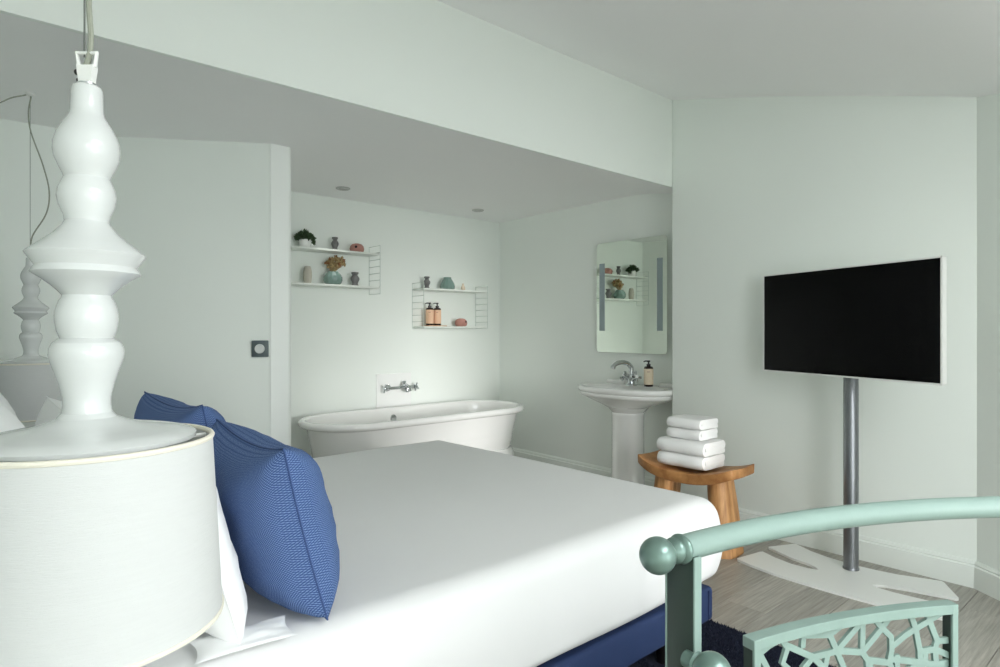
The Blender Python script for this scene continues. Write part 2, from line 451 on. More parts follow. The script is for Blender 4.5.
# white duvet cover drawn tightly round the mattress
def superbox(c, h, n, ex, f=None):
    """subdivided box blended with rounding radius ex"""
    mb = MB(); idx = {}; vs = []
    def key(p): return (round(p[0], 5), round(p[1], 5), round(p[2], 5))
    faces = []
    for ax in range(3):
        o1, o2 = (ax + 1) % 3, (ax + 2) % 3
        for sgn in (-1, 1):
            n1, n2 = n[o1], n[o2]; g = {}
            for i in range(n1 + 1):
                for j in range(n2 + 1):
                    p = [0, 0, 0]; p[ax] = sgn; p[o1] = -1 + 2 * i / n1; p[o2] = -1 + 2 * j / n2
                    k = key(p)
                    if k not in idx: idx[k] = len(vs); vs.append(p)
                    g[i, j] = idx[k]
            for i in range(n1):
                for j in range(n2):
                    q = (g[i, j], g[i + 1, j], g[i + 1, j + 1], g[i, j + 1])
                    faces.append(q if sgn > 0 else q[::-1])
    out = []
    for p in vs:
        q = Vector((p[0] * h[0], p[1] * h[1], p[2] * h[2]))
        core = Vector([max(-(h[i] - ex), min(h[i] - ex, q[i])) for i in range(3)])
        d = q - core
        if d.length > 1e-6:
            # ease sample spacing on the rounded band
            d = d.normalized() * ex
        q = core + d + Vector(c)
        if f: q = f(q)
        out.append(tuple(q))
    mb.add(out, faces); return mb
def duv(q):
    # soft body: slight crown on top, gentle billow of the sides and wavy hem
    t = (q.z - .243) / .265
    nx = noise.noise(Vector((q.x * 2.2, q.y * 2.2, q.z * 3)))
    q.z += .006 * nx * max(0, t)
    if t < .45:
        q.z = max(.243, q.z) + ((.006 * (1 + math.sin(q.x * 7.3 + 1.1)) + .016 * max(0, min(1, (q.x - .9) / .6))) * (1 - max(0, t) / .45) if abs(q.y - 1.655) > .6 or q.x > 1.6 else 0)
    if q.y < 1.05: q.y -= .016 * max(0, math.sin(PI * min(1, max(0, t)))) * (1 + .5 * math.sin(q.x * 5))
    if q.x > 1.6: q.x += .014 * math.sin(PI * min(1, max(0, t)))
    return q
dv = superbox((.845, 1.655, .3755), (.868, .690, .1325), (96, 76, 30), .045, duv)
tag(dv.build('duvet', SHEET, angle=80), 'smooth white duvet covering the bed', 'duvet')

# ------------------------------------------------------------------ pillows
def pillow(c, e1, e2, h1, h2, T, seed=0, n=26, pinch=.07, uvs=None, wr=.006, sag=0.0, ex=(3.2, .62)):
    e1 = Vector(e1).normalized(); e2 = Vector(e2).normalized(); nn = e1.cross(e2).normalized(); c = Vector(c)
    vs, fs, uv, per = [], [], [], []
    def pt(a, b_, side):
        ka = 1 - pinch * (1 - b_ * b_) ; kb = 1 - pinch * (1 - a * a)
        x = a * h1 * (ka if abs(a) > 0 else 1); yv = b_ * h2 * kb
        th = T * (max(0, (1 - abs(a) ** ex[0])) ** ex[1]) * (max(0, (1 - abs(b_) ** ex[0])) ** ex[1])
        w_ = noise.noise(Vector((a * 2.3 + seed, b_ * 2.3 - seed, side * 3))) * wr * (th / T)
        cr = noise.noise(Vector((a * 7 + seed, b_ * 7, side))) * wr * .5
        yv -= sag * (1 - a * a) * (b_ + 1) / 2
        return c + e1 * x + e2 * yv + nn * (side * th + w_ + cr * min(1, th / T * 2))
    for side in (-1, 1):
        base = len(vs)
        for i in range(n + 1):
            for j in range(n + 1):
                a = math.sin((i / n - .5) * PI) * .55 + (2 * i / n - 1) * .45; b_ = math.sin((j / n - .5) * PI) * .55 + (2 * j / n - 1) * .45
                vs.append(pt(a, b_, side)); uv.append((a * h1 * U, b_ * h2 * U))
        for i in range(n):
            for j in range(n):
                q = [base + i * (n + 1) + j, base + (i + 1) * (n + 1) + j, base + (i + 1) * (n + 1) + j + 1, base + i * (n + 1) + j + 1]
                fs.append(q if side > 0 else q[::-1])
    m_ = n + 1
    ring = [i * m_ for i in range(n)] + [n * m_ + j for j in range(n)] + [i * m_ + n for i in range(n, 0, -1)] + [j for j in range(n, 0, -1)]
    mb = MB(); mb.add(vs, fs); mb.uv = uv
    return mb, [vs[k] for k in ring]

def lean(deg): return (-math.sin(math.radians(deg)), 0, math.cos(math.radians(deg)))
def put_pillow(name, c, tilt, yaw, h1, h2, T, m_, seam, seed, label, cat, group, pinch=.07, sag=0, ex=(3.2, .62)):
    e1 = Vector((math.sin(math.radians(yaw)), -math.cos(math.radians(yaw)), 0))
    up = Vector(lean(tilt))
    up = (up - e1 * up.dot(e1)).normalized()
    mb, ring = pillow(c, e1, up, h1, h2, T, seed, pinch=pinch, sag=sag, ex=ex)
    lo = min(p[2] for p in mb.v)
    if c[0] > .2:
        up_ = .5165 - lo; mb.v = [(p[0], p[1], p[2] + up_) for p in mb.v]; ring = [p + Vector((0, 0, up_)) for p in ring]; lo += up_
    t = thing(name, (c[0], c[1], lo), label, cat, group)
    mb.build('cover', m_, t, angle=100)
    MB().tube(ring, .0016, 6, closed=True).build('seam', seam, t)
    return t
# two rows of white pillows, then two blue cushions
GP = 'white pillows at the bed head'
put_pillow('pillow', (.075, 1.33, .712), 15, 0, .29, .20, .070, PILLOW, PILLOW, 1, 'large white pillow upright behind the shaded bedside lamp', 'pillow', GP)
put_pillow('pillow', (.085, 2.00, .708), 16, 0, .29, .20, .075, PILLOW, PILLOW, 2, 'large white pillow upright at the far side of the bed', 'pillow', GP)
np_ = put_pillow('pillow', (.298, 1.240, .672), 15, 1, .258, .158, .052, PILLOW, PILLOW, 3, 'white pillow with loose flap behind the nearer blue cushion', 'pillow', GP, pinch=.03, ex=(5, .5))
put_pillow('pillow', (.250, 1.80, .668), 16, -1, .255, .160, .070, PILLOW, PILLOW, 4, 'white pillow behind the farther blue cushion', 'pillow', GP, pinch=.05)
fm, _ = pillow((.352, 1.0, .5215), (1, -.12, .02), (.12, 1, .10), .075, .034, .006, 9, n=16, pinch=.12, wr=.004)
fm.v = [(p[0], p[1], max(p[2], .5155)) for p in fm.v]
fm.build('flap', PILLOW, np_, angle=100)
GC = 'blue woven cushions on the bed'
put_pillow('cushion', (.462, 1.195, .664), 14, -4, .212, .151, .083, BLUE, SEAM, 11, 'blue woven cushion beside the large lamp shade', 'cushion', GC, pinch=.06, sag=.012, ex=(4.2, .54))
put_pillow('cushion', (.450, 1.650, .668), 14, 3, .206, .166, .080, BLUE, SEAM, 12, 'blue woven cushion half hidden behind the other cushion', 'cushion', GC, pinch=.06, sag=.012, ex=(4.2, .54))

# ------------------------------------------------------------------ pendant bedside lamps
def lamp(c, label, top, wire):
    x, y = c
    t = thing('pendant_lamp', (x, y, .697), label, 'lamp', 'turned white pendant lamps by the bed')
    K, Kz = .00088, .00105
    px = [(118, 437), (112, 434), (96, 431), (76, 428), (56, 425), (42, 421), (31, 417), (26, 412), (24.5, 404), (25, 396), (29, 382), (33.5, 370), (37.5, 360), (38.6, 354), (38, 348), (35, 342.5), (30, 339), (27.5, 338), (28, 336.5), (30.5, 331), (32.3, 322), (32.7, 316), (31.5, 309), (28.5, 301), (26, 298), (25.3, 295.5), (29, 292), (36, 286), (46, 279.5), (55, 274.6), (56.4, 273.2), (54.5, 270), (52.2, 267), (53.5, 264.8), (60.5, 256.4), (61.5, 254.6), (59.5, 252.6), (46, 243), (34, 234.5), (25.5, 226), (23, 222), (24, 216), (28.5, 207), (30.6, 198), (29.5, 190), (26, 182.5), (24, 178.5), (24.5, 176), (28.5, 169), (33, 160), (34.5, 152), (34.3, 145), (31.5, 136), (25.5, 126), (19.5, 118), (17.5, 113), (17, 106), (16.4, 92), (15.5, 88), (13, 86), (9, 85.5)]
    prof = [(px[0][0] * K, (330 - 441) * Kz + 1)] + [(r * K, (330 - v) * Kz + 1) for r, v in px]
    MB().lathe(prof, (x, y, 0), 48).build('ceramic_stem', CERAMIC, t, angle=24)
    zt, zb, R1, R2 = .883, .692, .1205, .1305
    n = 72
    ring = lambda r, z: [(x + r * math.cos(2 * PI * i / n), y + r * math.sin(2 * PI * i / n), z) for i in range(n)]
    sh = MB().loft([ring(R1 - .003, zt), ring(R1, zt), ring(R2, zb), ring(R2 - .003, zb), ring(R1 - .003, zt)], False, False).build('shade', SHADE, t)
    for r, z in ((R1 - .001, zt), (R2 - .001, zb)):
        MB().tube([(p[0], p[1], z) for p in ring(r, z)], .0030, 8, closed=True).build('shade_piping', PIPING, sh)
    MB().lathe([(.016, -.03), (.022, -.055), (.018, -.085)], (x, y, .885), 16).build('bulb_socket', WHITEPL, t)
    for k in range(3):
        a = k * 2 * PI / 3
        MB().tube([(x, y, .874), (x + R1 * math.cos(a), y + R1 * math.sin(a), .878)], .0025, 6).build('shade_spoke', WHITEPL, t)
    # hanger: clamp block with open trapezoid loop
    e = Vector((R_.x, R_.y, 0))
    zz = lambda v: 1 + (330 - v) * Kz
    def P(u_, v): return Vector((x, y, zz(v))) + e * (u_ * K)
    hb = MB()
    hb.loft([[tuple(P(u_, v) + f * .0045) for u_, v in ((-7, 84), (7, 84), (10, 66), (-10, 66))] for f in (F_ * -1, F_)])
    hb.tube([P(-9, 67), P(-12, 53), P(12, 53), P(9, 67)], .0024, 8)
    h = hb.build('hanger', WHITEPL, t)
    MB().tube([P(0, 85), P(0, 83.5)], .009, 14).build('collar', CHROME, t)
    MB().ball(tuple(P(-11, 72)), .0035, 10, 8).build('clamp_screw', BLACK, h)
    MB().ball(tuple(P(-9, 80)), .003, 10, 8).build('clamp_screw', BLACK, h)
    MB().tube([P(-3, 57), P(-3, 30) , Vector((P(-3, 57).x, P(-3, 57).y, top))], .0009, 6).build('steel_cable', CABLE, t)
    cp = wire(P)
    out = []
    for k in range(len(cp) - 1):
        q0 = cp[max(k - 1, 0)]; q1 = cp[k]; q2 = cp[k + 1]; q3 = cp[min(k + 2, len(cp) - 1)]
        for i in range(6):
            u_ = i / 6
            out.append(0.5 * ((2 * q1) + (q2 - q0) * u_ + (2 * q0 - 5 * q1 + 4 * q2 - q3) * u_ ** 2 + (3 * q1 - q0 - 3 * q2 + q3) * u_ ** 3))
    out.append(cp[-1])
    MB().tube(out, .0028 if wire is wire_near else .0024, 8).build('power_cord', CORD, t)
    MB().lathe([(.014, 0), (.014, -.006), (.006, -.012)], (*[v for v in P(-3, 57).xy], top), 16).build('ceiling_hook', WHITEPL, t)
    return t
F_ = Vector((math.cos(math.radians(48.5)), math.sin(math.radians(48.5)), 0))
R_ = Vector((F_.y, -F_.x, 0))
NL = (.115, .785); FL = (.239, 2.779)
def wire_near(P):
    a = P(-1, 66)
    return [a, P(2, 58), P(4, 48), P(4.5, 30), P(2.5, 5), P(1, -80), Vector((P(-1, 0).x, P(-1, 0).y, cz(NL[1])))]
def wire_far(P):
    e = Vector((R_.x, R_.y, 0)); b0 = Vector((FL[0], FL[1], 0)); s = 2.24 / 632
    Q = lambda u_, v: b0 + e * ((u_ - 31) * s * .8) + Vector((0, 0, 1 + (330 - v) * s))
    return [P(-1, 66), Q(33, 236), Q(50, 214), Q(54, 192), Q(46, 165), Q(31, 132), Q(28, 112), Q(31, 95), Q(22, 95.5), Q(6, 98), Q(-14, 104), Q(-32, 100)]
lamp(NL, 'large white turned pendant lamp with linen drum shade near the railing side of bed', cz(NL[1]), wire_near)
lamp(FL, 'white turned pendant lamp with looping cord at the far bedside', 1.84, wire_far)

# ------------------------------------------------------------------ wall dial by the partition
wd = Vector((0.518 - 1.100, 3.192 - 2.820, 0)).normalized()      # along slanted wall
wn = Vector((-wd.y, wd.x, 0))
if wn.y > 0: wn = -wn
dc = Vector((1.110, 2.820, 0)) + wd * .040
sw = thing('wall_dial', (dc.x, dc.y, .88), 'square grey wall switch with round pale dial beside the partition', 'switch')
MB().obox(dc + wn * .007 + Vector((0, 0, .916)), wd, (0, 0, 1), wn, .036, .037, .007).build('plate', GREYPL, sw, bevel=.003)
MB().lathe_ax([(.021, 0), (.021, .010), (.018, .013)], dc + wn * .013 + Vector((0, 0, .916)), wn, 24).build('dial', DIALM, sw)

# ------------------------------------------------------------------ alcove: recessed spots
for x, lab in ((1.782, 'small round recessed ceiling spotlight above the plant shelf'), (2.816, 'small round recessed ceiling spotlight near the alcove corner')):
    t = thing('ceiling_spotlight', (x, 3.416, 1.832), lab, 'spotlight', 'recessed spotlights over the bath')
    n = 28
    ring = lambda r, z: [(x + r * math.cos(2 * PI * i / n), 3.416 + r * math.sin(2 * PI * i / n), z) for i in range(n)]
    MB().loft([ring(.026, 1.841), ring(.042, 1.841), ring(.042, 1.835), ring(.036, 1.832), ring(.026, 1.836), ring(.026, 1.841)], False, False).build('rim', mat('satin_nickel', (190, 190, 188), .35, metal=.4), t)
    MB().lathe([(.026, 0), (.024, -.002), (.008, -.004)], (x, 3.416, 1.8405), 20).build('lens', LENS, t)
    ld = bpy.data.lights.new('spot_beam', 'SPOT'); ld.energy = 10; ld.spot_size = math.radians(70); ld.spot_blend = 1.0
    ld.shadow_soft_size = 0.03; ld.color = (1.0, 0.985, 0.96)
    lo = bpy.data.objects.new('spot_beam', ld); COL.objects.link(lo); lo.parent = t
    lo.location = (0, 0, -.006 * U)

# ------------------------------------------------------------------ string shelves
def shelf(x0, x1, zlo, zhi, zs, label):
    t = thing('wall_shelf', ((x0 + x1) / 2, 3.70, zlo), label, 'shelf', 'slim wire shelf units over the bath')
    y0, y1 = 3.563, 3.702
    for x in (x0, x1):
        l = MB()
        l.tube([(x, y0, zlo), (x, y0, zhi)], .0022, 6); l.tube([(x, y1, zlo), (x, y1, zhi)], .0022, 6)
        lo = l.build('wire_ladder', WIRE, t)
        for k in range(8):
            z = zlo + .001 + (zhi - zlo - .002) * k / 7
            MB().tube([(x, y0, z), (x, y1, z)], .0019, 6).build('rung', WIRE, lo)
    for z in zs:
        MB().box(x0 + .004, x1 - .004, y0 + .004, y1 - .004, z - .012, z).build('board', SHELFM, t, bevel=.002, bseg=1)
    return t
shelf(1.49, 2.121, 1.233, 1.546, (1.494, 1.280), 'two tier white wall shelf holding the potted plant')
shelf(2.46, 3.03, 1.012, 1.325, (1.288, 1.026), 'two tier white wall shelf holding the pump bottles')

SY = 3.630
def turned(name, x, z, prof, material, label, cat, group, seg=24):
    o = MB().lathe(prof, (x, SY, z), seg).build(name, material, angle=50)
    return tag(o, label, cat, group)
GV = 'small ceramics on the wall shelves'
hip = [(.017, 0), (.018, .006), (.014, .014), (.016, .024), (.0225, .038), (.0225, .048), (.016, .060), (.012, .067), (.018, .074), (.0185, .083), (.012, .084), (.010, .06)]
turned('bud_vase', 1.839, 1.494, hip, GREYG, 'grey waisted bud vase beside the potted plant', 'vase', GV)
turned('bud_vase', 1.977, 1.280, [(r * 1.25, z * 1.05) for r, z in hip], GREYG, 'grey waisted bud vase beside the dried flower vase', 'vase', GV)
turned('bud_vase', 2.532, 1.288, [(r * 1.06, z) for r, z in hip], GREYG, 'grey waisted bud vase standing above the pump bottles', 'vase', GV)
turned('tall_vase', 1.659, 1.280, [(.018, 0), (.022, .006), (.026, .04), (.0255, .07), (.021, .095), (.017, .105), (.013, .106), (.012, .08)], BEIGE, 'tall rounded beige stoneware vase below the potted plant', 'vase', GV)
turned('tiny_vase', 2.851, 1.288, [(.014, 0), (.017, .008), (.015, .025), (.007, .038), (.008, .05), (.005, .051)], mat('pale_sand_clay', (206, 190, 170), .7), 'tiny pale sand bud vase beside the teal vase', 'vase', GV)
# ribbed teal vases (lobed)
def lobed(name, x, z, prof, label):
    n = 48
    r = [[(x + q * (1 + .035 * math.cos(12 * 2 * PI * i / n)) * math.cos(2 * PI * i / n), SY + q * (1 + .035 * math.cos(12 * 2 * PI * i / n)) * math.sin(2 * PI * i / n), z + h) for i in range(n)] for q, h in prof]
    return tag(MB().loft(r).build(name, TEAL, angle=60), label, 'vase', GV)
lobed('teal_vase', 1.825, 1.280, [(.036, 0), (.048, .008), (.056, .028), (.055, .048), (.046, .066), (.034, .076), (.032, .083), (.027, .082), (.027, .06)], 'round ribbed teal vase holding dried flowers')
lobed('teal_vase', 2.71, 1.288, [(.044, 0), (.051, .006), (.053, .024), (.048, .044), (.038, .062), (.029, .076), (.027, .088), (.023, .087), (.023, .06)], 'ribbed teal vase with narrow neck, empty')
# squat clay vases with a round side hole
for x, z, side, lab in ((1.991, 1.494, -.1, 'dusty pink squat vase with round side hole on the plant shelf'), (2.833, 1.026, .75, 'dusty pink squat vase with round side hole beside the pump bottles')):
    t = thing('donut_vase', (x, SY, z), lab, 'vase', GV)
    MB().lathe([(.032, 0), (.041, .006), (.046, .022), (.042, .040), (.030, .053), (.012, .058)], (x, SY, z), 28).build('body', TERRA, t, angle=60)
    d = Vector((-.52 + side, -.85, .15)).normalized()
    MB().lathe_ax([(.0115, 0), (.0115, .003), (.0085, .0032), (.0085, .001)], Vector((x, SY, z + .026)) + d * .0425, d, 18).build('rim', TERRA, t)
    MB().lathe_ax([(.009, 0), (.0088, .002)], Vector((x, SY, z + .026)) + d * .043, d, 18).build('opening', HOLESHADE, t)  # solid dark disc, shade inside the hole painted as colour

# potted plant
t = thing('potted_plant', (1.643, SY, 1.494), 'bushy dark green plant in round white pot', 'plant')
MB().lathe([(.024, 0), (.030, .005), (.037, .026), (.037, .044), (.035, .050), (.033, .049), (.032, .044)], (1.643, SY, 1.494), 28).build('pot', PORCEL, t, angle=60)
MB().lathe([(.032, 0), (.026, .003), (.004, .005)], (1.643, SY, 1.534), 20).build('soil', SOIL, t)
lf = MB()
def leaf(mb, base, d, L, W, n_=None):
    d = Vector(d).normalized(); s_ = d.orthogonal().normalized()
    s_ = (s_ * math.cos(random.random() * 6.28) + d.cross(s_) * math.sin(random.random() * 6.28)); n_ = d.cross(s_)
    b0 = Vector(base)
    vs = [b0, b0 + d * L * .45 + s_ * W + n_ * L * .05, b0 + d * L * .45 - s_ * W + n_ * L * .05, b0 + d * L - n_ * L * .08, b0 + d * L * .45 - n_ * L * .03]
    mb.add(vs, [(0, 1, 4), (0, 4, 2), (1, 3, 4), (4, 3, 2)])
for k in range(260):
    a = random.random() * 2 * PI; r = random.random() ** .6; hgt = random.random()
    sp2 = .018 + .030 * math.sin(PI * min(1, .25 + .65 * hgt))
    base = (1.640 + sp2 * r * math.cos(a), SY + sp2 * r * math.sin(a), 1.538 + .054 * hgt * (1.1 - r * .45))
    leaf(lf, base, (math.cos(a) * r * 1.1, math.sin(a) * r * 1.1, .45 - .4 * r + random.random() * .4), .024, .0085)
for k in range(22):
    leaf(lf, (1.680 + random.random() * .012, SY - .025 + .03 * random.random(), 1.552 - .026 * random.random()), (.4, -.3, -.8), .020, .0075)
lf.build('foliage', LEAF, t, smooth=False)

# dried flowers in the teal vase
t = thing('dried_flower_bunch', (1.825, SY, 1.35), 'bunch of dried straw coloured flowers in the teal vase', 'flowers')
for k in range(60):
    a = random.random() * 2 * PI; r = random.random() ** .6 * .064
    dx_ = r * math.cos(a) + .016; dy_ = r * math.sin(a) * .6
    top = Vector((1.825 + dx_, SY + dy_, 1.365 + .022 + .075 * random.random() * (1.1 - r / .09) + .30 * max(0, dx_ - .01)))
    b0 = Vector((1.825 + .012 * math.cos(a), SY + .012 * math.sin(a), 1.346))
    s = MB().tube([b0, Vector((1.825 + .016 * math.cos(a), SY + .016 * math.sin(a), 1.368)), (b0 + top) / 2 + Vector((0, 0, .010)), top], .0011, 5)
    s = s.build('flower_stem', DRIED, t)
    h = MB()
    for q in range(9):
        leaf(h, top, (random.uniform(-1, 1), random.uniform(-1, 1), random.uniform(-.4, 1)), .018, .006)
    h.ball(tuple(top), .0078, 7, 6)
    h.build('flower_head', DRIEDR if k % 4 == 0 else DRIED, s, smooth=False)

# pump bottles
def bottle(c, r, h, body, lab_m, label, group, ang, printcol):
    x, y, z = c
    t = thing('pump_bottle', c, label, 'bottle', group)
    MB().lathe([(r * .94, 0), (r, .004), (r, h * .68), (r * .86, h * .735), (r * .42, h * .755), (r * .42, h * .79)], c, 24).build('bottle', body, t, angle=60)
    n = 24
    MB().loft([[(x + q * math.cos(2 * PI * i / n), y + q * math.sin(2 * PI * i / n), z + zz) for i in range(n)] for q, zz in ((r * 1.0, h * .075), (r * 1.03, h * .08), (r * 1.03, h * .655), (r * 1.0, h * .66))], False, False).build('wrap_label', lab_m, t)
    MB().lathe([(r * .46, h * .775), (r * .46, h * .83), (r * .2, h * .84), (r * .16, h * .90), (r * .34, h * .915), (r * .36, h * .96), (r * .2, h * .97)], c, 18).build('pump_cap', BLACK, t, angle=50)
    d = Vector((math.cos(ang), math.sin(ang), 0))
    p_ = Vector((x, y, z + h * .945))
    MB().tube([p_, p_ + d * r * .8, p_ + d * r * 1.15 - Vector((0, 0, h * .03))], [r * .16, r * .14, r * .11], 8).build('pump_spout', BLACK, t)
    # faint printed line block on the wrap, facing the room
    f = math.atan2(-y, -x)
    pl = MB()
    for zf, ha in ((.56, .34), (.535, .26)):
        vs = [];
        for i in range(7):
            a = f - ha + 2 * ha * i / 6
            vs += [(x + r * 1.036 * math.cos(a), y + r * 1.036 * math.sin(a), z + h * zf), (x + r * 1.036 * math.cos(a), y + r * 1.036 * math.sin(a), z + h * (zf + .010))]
        pl.add(vs, [(2 * i, 2 * i + 2, 2 * i + 3, 2 * i + 1) for i in range(6)])
    pl.build('label_print', printcol, t)
    return t
PRT = mat('faded_print', (150, 116, 96), .7)
tray = tag(MB().prism([(2.52 + .155 * i, 3.585 + .085 * j) for i, j in ((0, 0), (1, 0), (1, 1), (0, 1))], 1.026, 1.032).build('tray', TRAYM, bevel=.002), 'thin tan tray under the two pump bottles', 'tray')
GB = 'peach pump bottles on the shelf'
bottle((2.553, 3.625, 1.032), .0275, .165, AMBER, PEACH, 'peach labelled pump bottle on the tray nearer the grey bud vase', GB, 2.4, PRT)
bottle((2.617, 3.625, 1.032), .0265, .165, AMBER, PEACH, 'peach labelled pump bottle on the tray nearer the pink vase', GB, 2.4, PRT)

# ------------------------------------------------------------------ bathtub
def stad(cx, cy, L, r, z, n=20, lead=0):
    p = []
    for i in range(n + 1):
        a = -PI / 2 + PI * i / n; p.append((cx + L + r * math.cos(a), cy + r * math.sin(a), z))
    for i in range(n + 1):
        a = PI / 2 + PI * i / n; p.append((cx - L + r * math.cos(a), cy + r * math.sin(a), z))
    return p
tub = thing('bathtub', (2.28, 3.345, 0), 'white freestanding roll top bathtub under the wall shelves', 'bathtub')
L = .486
outer = [(.200, .20), (.212, .22), (.236, .34), (.256, .435), (.262, .447)]
rim = [(.262, .445), (.286, .447), (.299, .456), (.303, .468), (.299, .480), (.288, .487), (.274, .489), (.262, .484), (.256, .474)]
inner = [(.257, .478), (.250, .455), (.240, .38), (.222, .26), (.19, .17), (.12, .14)]
MB().loft([stad(2.285, 3.34, L, r, z) for r, z in outer], True, False).build('outer_shell', PORCEL, tub, angle=50)
MB().loft([stad(2.285, 3.34, L, r, z) for r, z in rim], False, False).build('rolled_rim', PORCEL, tub, angle=60)
MB().loft([stad(2.285, 3.34, L, r, z) for r, z in inner], False, True).build('basin_interior', PORCEL, tub, angle=60)
MB().loft([stad(2.285, 3.34, L, r, z) for r, z in ((.232, 0), (.232, .17), (.226, .19), (.214, .205))], True, True).build('plinth', PORCEL, tub, angle=40)
MB().lathe_ax([(.022, 0), (.024, .006), (.018, .012), (.006, .013)], (2.235, 3.345 + .246, .418), (0, -1, .12), 20).build('overflow', CHROME, tub)
# wall mixer on its white tile
tile = tag(MB().box(2.172, 2.447, 3.697, 3.705, .455, .705).build('splash_tile', mat('white_glazed_tile', (244, 245, 243), .2, var=.01), bevel=.002, bseg=1), 'square white tile plate behind the bath tap', 'tile')
tp = thing('bath_tap', (2.333, 3.66, .58), 'chrome wall mounted bath mixer with cross handles', 'tap')
ty = 3.650; tz = .610
MB().tube([(2.235, ty, tz), (2.43, ty, tz)], [.011, .011], 14).build('mixer_body', CHROME, tp)
for x in (2.262, 2.404):
    MB().tube([(x, ty, tz), (x, 3.696, tz)], .008, 12).build('wall_inlet', CHROME, tp)
    MB().lathe_ax([(.022, 0), (.020, .004), (.011, .010)], (x, 3.696, tz), (0, -1, 0), 18).build('escutcheon', CHROME, tp)
for x, s in ((2.222, -1), (2.443, 1)):
    h = MB().lathe_ax([(.013, 0), (.015, .008), (.011, .018), (.008, .024)], (x, ty, tz), (s, 0, 0), 16).build('handle', CHROME, tp)
    for a in range(4):
        d = Vector((0, math.cos(a * PI / 2 + .4), math.sin(a * PI / 2 + .4)))
        c = Vector((x + s * .014, ty, tz))
        MB().tube([c + d * .008, c + d * .030], [.005, .0065], 8).build('handle_spoke', CHROME, h)
MB().tube([(2.36, ty, tz), (2.36, ty - .03, tz + .018), (2.36, ty - .06, tz + .010), (2.36, ty - .07, tz - .022)], [.012, .011, .010, .010], 12).build('spout', CHROME, tp)
MB().lathe([(.014, .01), (.012, .024), (.006, .028), (.014, .036), (.010, .044)], (2.36, ty, tz), 14).build('diverter', CHROME, tp)
MB().lathe([(.012, -.034), (.014, -.028), (.010, -.006)], (2.385, ty, tz), 14).build('hose_outlet', CHROME, tp)

# ------------------------------------------------------------------ pedestal basin
XB, YB = 3.028, 2.292
def sup(cx, cy, a, b_, z, n=48, e=2.5):
    r = []
    for i in range(n):
        t_ = 2 * PI * i / n; c, s_ = math.cos(t_), math.sin(t_)
        r.append((cx + a * math.copysign(abs(c) ** (2 / e), c), cy + b_ * math.copysign(abs(s_) ** (2 / e), s_), z))
    return r
bs = thing('pedestal_basin', (3.03, YB, 0), 'white pedestal washbasin below the mirror', 'basin')
R0 = [(.10, .125, .548), (.108, .142, .556), (.128, .19, .572), (.155, .25, .592), (.172, .286, .606), (.186, .298, .612), (.190, .304, .618), (.191, .306, .628), (.188, .302, .632), (.192, .308, .634), (.199, .318, .642), (.201, .320, .652), (.199, .318, .662), (.190, .310, .667), (.178, .298, .668)]
R0 += [(.168, .290, .664), (.150, .235, .658), (.140, .215, .640), (.12, .18, .60), (.07, .10, .575), (.02, .03, .57)]
MB().loft([sup(XB + (0 if k < 15 else -.012), YB, a, b_, z) for k, (a, b_, z) in enumerate(R0)]).build('bowl', PORCEL, bs, angle=50)
# raised ledge (splash) at the back corners
for y0, y1 in ((YB + .12, YB + .27), (YB - .27, YB - .12)):
    MB().prism([(3.165, y0), (3.165, y1), (3.2, y1), (3.2, y0)], .655, .690).build('back_ledge', PORCEL, bs, bevel=.012, bseg=3)
PC = (3.035, YB, 0)
MB().lathe([(.125, 0), (.125, .03), (.112, .045), (.100, .07), (.096, .20), (.095, .42), (.096, .50), (.099, .512), (.096, .518), (.106, .528), (.120, .545), (.128, .553)], PC, 12).build('pedestal', PORCEL, bs, angle=50)
# basin tap
bt = thing('basin_tap', (3.135, 2.345, .667), 'chrome basin mixer with curved spout and cross handles', 'tap')
tx, ty, tz = 3.125, 2.335, .664
MB().lathe([(.033, 0), (.031, .008), (.022, .014), (.020, .05), (.023, .062), (.018, .072)], (tx, ty, tz), 18).build('tap_body', CHROME, bt)
sp_ = [(tx, ty, tz + .05)]
for i in range(13):
    a = PI * i / 12 * .95
    sp_.append((tx - .062 + .062 * math.cos(a), ty + .022 * (1 - math.cos(a)), tz + .100 + .042 * math.sin(a)))
MB().tube(sp_, [.015] * 3 + [.0138] * 7 + [.0125] * 2 + [.0155] * 2, 12).build('spout', CHROME, bt)
for s in (-1, 1):
    d = Vector((-.25, s * .8, .45)).normalized(); c0 = Vector((tx, ty, tz + .030))
    h = MB().tube([c0, c0 + d * .05], [.014, .012], 12).build('handle', CHROME, bt)
    MB().lathe_ax([(.010, 0), (.014, .006), (.010, .014)], c0 + d * .05, d, 14).build('handle_cap', PORCEL, h)
    a0 = d.orthogonal().normalized(); b0 = d.cross(a0)
    for k in range(4):
        q = a0 * math.cos(k * PI / 2 + .5) + b0 * math.sin(k * PI / 2 + .5)
        MB().tube([c0 + d * .055 + q * .008, c0 + d * .055 + q * .034], [.007, .009], 8).build('handle_spoke', CHROME, h)
bottle((3.118, 2.205, .668), .027, .158, AMBER, CREAML, 'amber pump soap bottle with cream label on the washbasin', None, 2.6, PRT)

